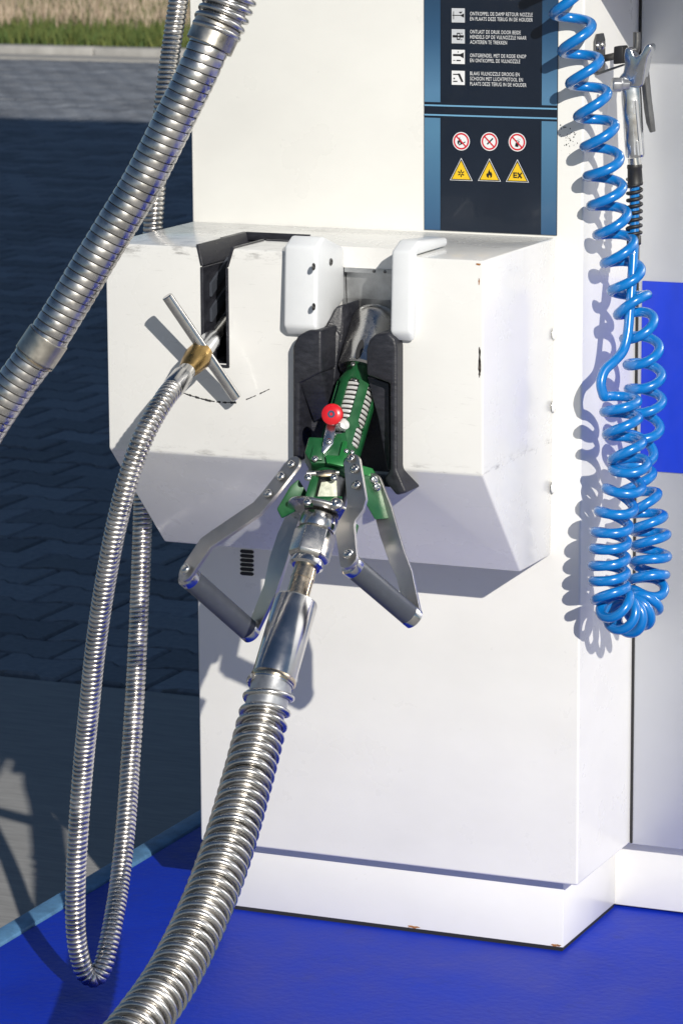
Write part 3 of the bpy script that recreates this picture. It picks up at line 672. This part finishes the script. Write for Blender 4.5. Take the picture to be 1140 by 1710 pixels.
# lozenge flange
fl = []
for i in range(32):
    a = 2*math.pi*i/32; c_, s_ = math.cos(a), math.sin(a)
    fl.append(O + ax*.052 + xr*(.047*abs(c_)**.8*(1 if c_ > 0 else -1)) + zf*(.043*abs(s_)**.8*(1 if s_ > 0 else -1)))
flo = B().prism(fl, ax*.0045).obj('flange', 'steel', noz, bevel=.001)
b = B(); p = O + ax*.0518 + zf*.034 - xr*.012; b.prism([p + xr*.0085*math.cos(2*math.pi*i/18) + zf*.0062*math.sin(2*math.pi*i/18) for i in range(18)], -ax*.0004); b.obj('flange_hole', 'vent', flo, ang=0)
# union nut, neck tube and hose sleeve
b = B(); b.lathe(O, ax, [(.0605, .0245), (.064, .0255), (.076, .0255), (.080, .024)], 36); b.obj('union_collar', 'steel_polished', noz)
b = B(); b.lathe(O, ax, [(.080, .0255), (.084, .0285), (.118, .0285), (.124, .0250)], 6, ph=.5); b.obj('union_nut', 'steel', noz, ang=30, bevel=.0012)
b = B(); b.lathe(O, ax, [(.124, .0215), (.128, .0225), (.132, .0225), (.135, .0190)], 36); b.obj('backing_ring', 'steel_polished', noz)
b = B(); b.lathe(O, ax, [(.134, .0152), (.150, .0152), (.1503, .0160), (.1535, .0160), (.1538, .0152), (.176, .0152), (.1763, .0165), (.185, .0165)], 36); b.obj('neck_tube', 'steel_stained', noz, ang=20)
# green side blocks that carry the levers
b = B(); A_ = [ND(608,792,.045), ND(636,800,.02), ND(653,846,.02), ND(650,866,.03), ND(626,868,.05), ND(606,832,.06)]
b.prism(A_, cf*.035); b.obj('lever_block', 'green', noz, bevel=.002)
b = B(); A_ = [ND(600,776,.03), ND(622,782,.02), ND(640,812,.0), ND(628,820,.02), ND(604,800,.04)]; b.prism(A_, cf*.03); b.obj('lever_bracket', 'green_light', noz, bevel=.002)
b = B(); A_ = [ND(498,800,.035), ND(512,822,.035), ND(506,848,.03), ND(470,866,.03), ND(462,850,.035), ND(484,812,.035)]; b.prism(A_, cf*.035); b.obj('lever_block', 'green', noz, bevel=.002)
for u, v, n_ in ((624, 801, .04), (629, 813, .04)):
    b = B(); dome(b, ND(u, v, n_), (-cf + cr*.4), .006); b.obj('bolt', 'steel_polished', noz)
b = B(); b.lathe(O + ax*.064 + xr*.045 + zf*.01, ax, [(0, .009), (.012, .009), (.016, .006)], 18); b.obj('stop_pin', 'green', noz)
# lever handles: two bent flat bars and a grip each
gneg = (-cr*107 + cu*100 - cf*125).normalized()
def lever(near, far, g0, g1, nw, fw, label, bolts):
    root = None
    b = B(); v = g1 - g0; L = v.length; b.lathe(g0, v, [(.004, .0142), (.010, .0148), (L-.010, .0148), (L-.004, .0142)], 30); root = b.obj('lever_grip', 'grip', noz); root['label'] = label
    b = B(); b.lathe(g0, v, [(-.003, .013), (-.001, .0152), (.0075, .0152), (.009, .0147)], 30); b.obj('grip_ferrule', 'steel_polished', root)
    b = B(); b.lathe(g0, v, [(L-.009, .0147), (L-.007, .0152), (L+.002, .0152), (L+.004, .013)], 30); b.obj('grip_ferrule', 'steel_polished', root)
    b = B(); strap(b, near, gneg, nw, .005); b.obj('lever_bar', 'steel_brushed', root, bevel=.0006, ang=22)
    b = B(); strap(b, far, gneg, fw, .005); b.obj('lever_bar', 'steel_brushed', root, bevel=.0006, ang=22)
    for p, nn, r in bolts:
        b = B(); dome(b, p, nn, r); b.obj('bolt', 'steel_polished', root)
def bolt(u, v, n_, r=.0068): return (ND(u, v, n_ + .0015) + gneg*.0026, gneg, r)
gl0, gl1 = ND(313, 962, .050), ND(419, 1056, -.035)
lever([ND(489,777,.068), ND(449,828,.070), ND(430,850,.068), ND(358,899,.062), ND(345,908,.062), ND(313,955,.060)],
      [ND(488,868,-.03), ND(479,892,-.02), ND(466,935,-.012), ND(452,985,-.012), ND(426,1045,-.036)], gl0, gl1,
      [.0125, .0130, .0135, .0135, .0140, .0135], [.013, .015, .0165, .0150, .0130], 'left lever handle with dark grip',
      [bolt(470.5, 797, .069), bolt(449.5, 826, .070), (ND(312, 952, .064) + gneg*.003, gneg, .0075), bolt(488, 777, .068, .0058)])
gr0, gr1 = ND(586, 944, .135), ND(689, 1032, .078)
lever([ND(589,774,.072), ND(597,838,.086), ND(593,852,.090), ND(580,872,.100), ND(577,886,.108), ND(583,936,.146)],
      [ND(622,806,.02), ND(640,852,.025), ND(650,890,.030), ND(664,932,.050), ND(676,960,.056), ND(691,1028,.080)], gr0, gr1,
      [.0125, .0150, .0150, .0140, .0145, .0130], [.013, .0135, .0135, .0125, .0120, .0112], 'right lever handle with dark grip',
      [bolt(594, 784.5, .076), bolt(596.5, 811.5, .082), (ND(583, 927, .148) + gneg*.003, gneg, .0075), bolt(587, 767, .071, .0062)])
# red release knob on its latch
kn = (-cf - cr*.22 + cu*.05).normalized()
b = B(); kc = N_(555, 692, .060); b.lathe(kc - kn*.006, kn, [(0, .010), (.002, .0140), (.006, .0148), (.010, .0140), (.0125, .0105), (.0132, .006)], 32); knob = b.obj('release_knob', 'red', noz)
b = B(); b.lathe(kc + kn*.0066, kn, [(0, .0052), (.0012, .0050), (.0012, .0022), (-.001, .002)], 18); b.obj('screw', 'steel_polished', knob)
nblock('latch_arm', [(546,706),(562,708),(556,744),(541,760),(536,758)], .044, .050, 'aluminium', noz, .001)
b = B(); dome(b, N_(549, 737, .0505), zf, .0046); b.obj('screw', 'steel_polished', noz)
b = B(); b.lathe(N_(566, 715, .034), (zf + xr*.5), [(0, .0045), (.010, .0045), (.010, .0068), (.018, .0068), (.019, .005)], 18); b.obj('detent_pin', 'spring_white', noz)

# ------------------------------------------------------------------ FUEL HOSE below the nozzle
hp = [O + ax*.185, O + ax*.245, O + ax*.306]
for u, v, n_ in ((438, 1207, .158), (410, 1314, .225), (379, 1421, .30), (339, 1528, .385), (286, 1634, .48), (236, 1706, .555), (170, 1785, .63), (70, 1880, .72)): hp.append(ND(u, v, n_))
fh = thing('fuel_hose', 'thick steel fuel hose with wire coil guard hanging below the green nozzle', 'hose', atz(300, 1640, ZI))
FP = Path(spline(hp, .003))
b = B(); b.lathe(O, ax, [(.184, .017), (.184, .0282), (.186, .0292), (.302, .0292), (.306, .0284)], 44); slv2 = b.obj('end_sleeve', 'steel_polished', fh)
b = B(); b.lathe(O, ax, [(.296, .0293), (.298, .0302), (.302, .0302), (.304, .0293)], 40); b.obj('weld_bead', 'steel_stained', slv2)
b = wound(FP, .0086, [(0, .0248), (.12, .0258), (.3, .0263), (.5, .0265), (.7, .0263), (.86, .0258), (.93, .0248)], 30, .119); b.obj('hose_core', ['steel_hose', 'groove'], fh, ang=40)
b = B(); b.lathe(O, ax, [(.302, .0268), (.336, .0272), (.348, .0266)], 36, caps=False); b.obj('cuff', 'galvanised', fh)
def gp(s): return .0215 if s < .165 else (.0185 if s < .20 else .0158)
b = B(); b.tube(helix(FP, .0298, gp, .122, FP.len - .01, 30), .0040, 10); b.obj('coil_guard', 'steel', fh, ang=0 or 60)

# ------------------------------------------------------------------ VAPOUR-RETURN NOZZLE AND HOSE
q0 = at(377, 537, -.245); q1 = at(290, 647, -.412); va = (q1 - q0).normalized(); vl = (q1 - q0).length
vn = thing('vapour_nozzle', 'brass and steel vapour nozzle with T-bar handle in the left slot', 'nozzle', at(330, 590, -.33))
def vt(u, v):                                                     # distance along the stem seen at a pixel
    best = min(range(201), key=lambda i: (lambda q: (q[0]-u)**2 + (q[1]-v)**2)(pix(q0 + va*vl*i/200))); return vl*best/200
b = B(); b.lathe(q0, va, [(0, .0085), (vt(352, 568), .0085)], 24); b.obj('stem', 'steel', vn)
tb = vt(340, 583); b = B(); b.lathe(q0, va, [(vt(356, 562), .0115), (vt(350, 571), .0145), (vt(335, 588), .0145)], 28); b.obj('hub', 'aluminium', vn)
tc_ = q0 + va*tb
e0 = at(281, 494, -.350); e1 = at(395, 668, -.300); tv = (e1 - e0); tv = (tv - va*tv.dot(va)*.6).normalized(); tl = (e1-e0).length
b = B(); b.lathe(at(337, 580, -.331) - tv*tl/2, tv, [(0, .0066), (.0012, .0076), (tl-.0012, .0076), (tl, .0066)], 26); b.obj('tee_bar', 'steel_polished', vn)
t0 = vt(335, 588); t1 = vt(312, 618)
b = B(); b.lathe(q0, va, [(t0-.002, .0140), (t0, .0170), (t0+.013, .0184), (t0+.016, .0184), (t1-.012, .0150), (t1-.004, .0130), (t1, .0122)], 32); b.obj('brass_nut', 'brass', vn)
b = B(); b.lathe(q0, va, [(t1-.001, .0118), (vt(303, 630), .0118)], 26); b.obj('ferrule_neck', 'steel', vn)
b = B(); b.lathe(q0, va, [(vt(306, 626), .0118), (vt(305, 628), .0145), (vl, .0150), (vl+.004, .0140)], 32); b.obj('ferrule', 'steel_polished', vn)
vh = thing('vapour_hose', 'slim corrugated steel vapour hose hanging in a long loop', 'hose', at(155, 1640, -.33))
vp = [q1, q1 + va*.03]
for u, v, Y in ((243, 722, -.475), (217, 790, -.488), (196, 870, -.485), (178, 960, -.475), (161, 1070, -.455), (149, 1180, -.437), (138, 1290, -.42), (130, 1400, -.425), (126, 1490, -.42), (127, 1555, -.417),
                (133, 1598, -.413), (144, 1627, -.408), (158, 1633, -.401), (171, 1616, -.391), (181, 1580, -.373), (190, 1535, -.348), (199, 1480, -.31), (210, 1380, -.255), (218, 1270, -.195), (226, 1150, -.162), (232, 1030, -.135), (236, 930, -.115),
                (239, 830, -.098), (242, 700, -.08), (247, 540, -.062), (255, 385, -.045), (265, 260, -.03), (279, 130, -.015), (298, 0, .0), (318, -120, .01), (345, -260, .02)): vp.append(at(u, v, Y))
VP = Path(spline(vp, .003))
b = wound(VP, .0071, [(0, .0128), (.09, .0138), (.26, .0143), (.46, .0146), (.66, .0143), (.83, .0138), (.92, .0128)], 24); b.obj('corrugated_tube', ['steel_hose', 'groove'], vh, ang=40)

# ------------------------------------------------------------------ ARMOURED HOSE passing in front at the upper left
ah = thing('armoured_hose', 'thick strip-wound steel hose slanting across the upper left corner', 'hose', at(170, 440, -.45))
apx = ((470, -220), (425, -105), (395, -30), (375, 20), (357, 58), (331, 118), (288, 205), (237, 305), (194, 376), (152, 445), (112, 512), (70, 579), (18, 652), (-30, 726), (-80, 820))
AP = Path(spline([at(u, v, -.45 - .012*i) for i, (u, v) in enumerate(apx)], .003))
def s_at(u, v): return AP.h * min(range(len(AP.P)), key=lambda i: (lambda q: (q[0]-u)**2 + (q[1]-v)**2)(pix(AP.P[i])))
b = wound(AP, .0112, [(0, .0248), (.02, .0259), (.22, .0264), (.55, .0267), (.88, .0264), (.91, .0248)], 34, 0, jit=.004); b.obj('wound_tube', ['steel_hose', 'groove'], ah, ang=25)
def band(s0, s1, r, name, matn):
    p0, u0, v0 = AP.at(s0); p1, _, _ = AP.at(s1); L = (p1-p0).length
    b = B(); b.lathe(p0, p1-p0, [(0, r-.004), (0, r), (.0008, r+.0006), (L-.0008, r+.0006), (L, r), (L, r-.004)], 44, caps=False); return b.obj(name, matn, ah)
sc = s_at(357, 58); band(sc-.015, sc+.015, .0308, 'end_collar', 'collar_steel')
sj = s_at(70, 579); band(sj-.016, sj+.016, .0282, 'joint_band', 'collar_steel')
b = B(); b.lathe(AP.at(sj+.0165)[0], AP.at(sj+.03)[0]-AP.at(sj+.0165)[0], [(0, .0288), (.0025, .0288)], 40, caps=False); b.obj('weld_bead', 'steel_stained', ah)
b = B(); b.tube(helix(AP, .0302, .0118, 0.0, sc-.004, 30), .0040, 10); b.obj('coil_guard', 'steel', ah, ang=60)

# ------------------------------------------------------------------ AIR GUN, ITS HOOK AND THE COILED HOSE
hk = B().prism([(.6005, .036, 1.160), (.6005, .078, 1.160), (.6005, .078, 1.204), (.6005, .071, 1.2135), (.6005, .045, 1.2135), (.6005, .036, 1.204)], (.003, 0, 0)).obj('gun_hook_plate', 'dark_steel', dsp, bevel=.0006, seg=1)
for y_ in (.0475, .066):
    b = B(); dome(b, (.6035, y_, 1.197), (1, 0, 0), .0062); b.obj('screw', 'steel', hk)
g0 = atx(1002, 89, .604); YG = .030
b = B(); b.lathe((.6035, .058, 1.178), (at(1034, 91, YG) - Vector((.6035, .058, 1.178))), [(0, .005), ((at(1034, 91, YG) - Vector((.6035, .058, 1.178))).length, .005)], 16); b.obj('hook_rod', 'dark_steel', hk)
b = B(); b.prism([at(u, v, YG-.008) for u, v in ((1024,77),(1040,76),(1042,105),(1023,107))], (0, .022, 0)); b.obj('hook_block', 'rubber', hk, bevel=.002)
b = B(); b.prism([Vector((.6035, .04, 1.1605)), at(1040, 106, YG+.010), at(1040, 109, YG+.010), Vector((.6035, .04, 1.1570))], (0, .014, 0)); b.obj('hook_strip', 'dark_steel', hk, ang=0)
b = B(); hkp = [at(1036, 92, YG+.006), at(1046, 91, YG+.010), at(1056, 89, YG+.014), at(1062, 82, YG+.014), at(1063, 70, YG+.014), at(1063, 53, YG+.014)]
b.tube(spline(hkp, .002), .0052, 14); b.obj('hook_pin', 'dark_steel', hk)
ag = thing('air_gun', 'silver air blow gun hanging from the dark hook beside the column', 'air gun', at(1055, 265, YG))
b = B()     # head casting, hook nose up to the right
b.prism([at(u, v, YG-.010) for u, v in ((1041,92),(1042,82),(1047,78),(1054,82),(1058,92),(1062,95),(1070,88),(1076,76),(1083,72),(1087,76),(1086,84),(1080,95),(1077,112),(1074,128),(1072,142),(1066,146),(1050,145),(1040,139),(1032,134),(1033,128),(1040,120),(1042,108))], (0, .022, 0))
hd = b.obj('gun_head', 'aluminium', ag, bevel=.004, seg=3)
b = B(); b.lathe(at(1033, 141, YG-.014), (at(1052, 141, YG) - at(1033, 141, YG-.008)) , [(-.010, .0095), (-.0085, .0105), (.003, .0105), (.004, .008), (.014, .008)], 6); b.obj('valve_cap', 'galvanised', hd, ang=30, bevel=.0008)
hx = at(1053, 142, YG); hy = at(1060, 262, YG); b = B()
d_ = hy - hx; side = Vector((1, 0, 0)); L = d_.length; dn = d_.normalized(); sx_ = (cr - dn*cr.dot(dn)).normalized(); sz_ = dn.cross(sx_)
secs = [(0, .0135, .0095), (.12, .0140, .0105), (.4, .0138, .0110), (.75, .0135, .0110), (.96, .0132, .0105), (1, .0118, .0095)]; n = 28; vs = []; fs = []
for t, rx, rz in secs:
    for k in range(n):
        a = 2*math.pi*k/n; c_, s_ = math.cos(a), math.sin(a); vs.append(hx + d_*t + sx_*(rx*abs(c_)**.75*(1 if c_ > 0 else -1)) + sz_*(rz*abs(s_)**.75*(1 if s_ > 0 else -1)))
for i in range(len(secs)-1):
    for k in range(n): fs.append((i*n+k, i*n+(k+1) % n, (i+1)*n+(k+1) % n, (i+1)*n+k))
fs += [list(range(n))[::-1], [(len(secs)-1)*n+k for k in range(n)]]
b.add(vs, fs); hn = b.obj('gun_handle', 'aluminium', ag, ang=50)
for (u0, v0, u1, v1) in ((1051, 168, 1060, 258), (1057, 167, 1059, 190), (1062, 167, 1070, 258), (1064, 235, 1066, 259)):
    p = at(u0, v0, YG-.0105); q = at(u1, v1, YG-.0105); b = B(); w_ = Vector((.0012, 0, 0)); b.prism([p-w_, p+w_, q+w_, q-w_], (0, .004, 0)); b.obj('grip_rib', 'spring_white', hn, ang=0)
b = B(); lv = [at(1073,104,YG), at(1077,120,YG), at(1079,140,YG), at(1082,170,YG), at(1086,200,YG), at(1088,221,YG)]
lv2 = [at(1084,221,YG), at(1078,205,YG), at(1074,180,YG), at(1071,150,YG), at(1070,125,YG), at(1069,108,YG)]
b.prism(lv + lv2, (0, .018, 0)); b.obj('trigger', 'dark_steel', ag, bevel=.0015)
b = B(); b.lathe(at(1058, 263, YG), at(1060, 276, YG)-at(1058, 263, YG), [(0, .0088), (.012, .0088), (.013, .0078)], 20); b.obj('hose_adapter', 'steel', ag)
# coiled hose
co = thing('coiled_air_hose', 'bright blue coiled air hose hanging beside the column', 'air hose', at(1050, 1060, 0))
right = [(918,-90,-0.051),(934,-40,-0.046),(952,15,-0.040),(966,78,-0.036),(979,132,-0.032),(992,188,-0.028),(1003,240,-0.023),(1008,290,-0.016),(1014,338,-0.010),(1024,385,-0.002),(1036,432,0.006),(1048,478,0.014),(1058,518,0.009),(1069,560,0.019),(1075,606,0.030),(1077,648,0.038),(1077,690,0.043),(1070,732,0.049),(1060,774,0.057),(1066,814,0.060),(1077,850,0.060),(1083,881,0.058),(1087,911,0.054),(1085,942,0.048),(1082,970,0.040)]
bot = [(1080,992,.042),(1071,1012,.028),(1059,1026,.008),(1046,1030,-.016),(1034,1022,-.042),(1025,1006,-.060)]
left = [(1018,985,-0.062),(1017,960,-0.062),(1017,934,-0.062),(1019,907,-0.062),(1022,879,-0.062),(1030,846,-0.062),(1043,810,-0.062),(1052,778,-0.062),(1045,746,-0.062),(1038,703,-0.062),(1035,661,-0.062)]
axis = [at(u, v, Y) for u, v, Y in right + bot + left]
keys = [Vector(p) for p in axis]; turns = list(range(len(right))) 
for k in range(len(bot)): turns.append(turns[-1] + 0.9)
for k in range(len(left)): turns.append(turns[-1] + 1.0)
turns[-1] = math.ceil(turns[-1])
fine = []; tt = []
for i in range(len(keys) - 1):
    p0 = keys[max(0, i-1)]; p1 = keys[i]; p2 = keys[i+1]; p3 = keys[min(len(keys)-1, i+2)]
    for k in range(26):
        t = k/26; fine.append(.5*((2*p1) + (p2-p0)*t + (2*p0-5*p1+4*p2-p3)*t*t + (3*p1-p0-3*p2+p3)*t**3)); tt.append(turns[i] + (turns[i+1]-turns[i])*t)
P_, T_, U_ = frames(fine); RC = .0235; pts = []
ref = Vector((1, 0, 0))
for i, p in enumerate(P_):
    t = T_[i]; u = (cr - t*cr.dot(t))
    u = u.normalized() if u.length > .2 else U_[i]
    U_[i] = u if i == 0 else (U_[i-1] - t*U_[i-1].dot(t)).normalized().lerp(u, .10).normalized()
    U_[i] = (U_[i] - t*U_[i].dot(t)).normalized(); v = t.cross(U_[i])
    a = 2*math.pi*tt[i] + math.pi; pts.append(p + (U_[i]*math.cos(a) + v*math.sin(a))*RC)
tail = [pts[-1], at(1003,641,-.064), at(1009,619,-.056), at(1026,602,-.042), at(1040,585,-.025), at(1047,560,-.015), at(1051,520,-.005), at(1055,465,.008), at(1058,408,.022), at(1059,340,YG), at(1059,282,YG)]
line = resample(pts[:-1] + spline(tail, .003), .0032)
b = B(); b.tube(line, .0070, 12); b.obj('coil', 'air_blue', co, ang=60)
b = B(); b.lathe(at(1059, 274, YG), at(1060, 300, YG)-at(1059, 274, YG), [(0, .0100), (.002, .0106), (.005, .0106), (.006, .0100), (.024, .0106), (.026, .0112), (.029, .0100)], 22); b.obj('strain_relief_cuff', 'rubber', co)
sp = Path(spline([at(1059, 298, YG), at(1059, 345, YG), at(1058, 396, .024)], .002))
b = B(); b.tube(helix(sp, .0095, .0098, 0, sp.len, 22), .0026, 8); b.obj('strain_relief_spring', 'rubber', co, ang=60)
b = B(); p, q = at(1058, 393, .025), at(1058, 407, .022); b.lathe(p, q-p, [(0, .0095), (.001, .0102), ((q-p).length, .0102), ((q-p).length+.001, .009)], 20); b.obj('strain_relief_ring', 'rubber', co)
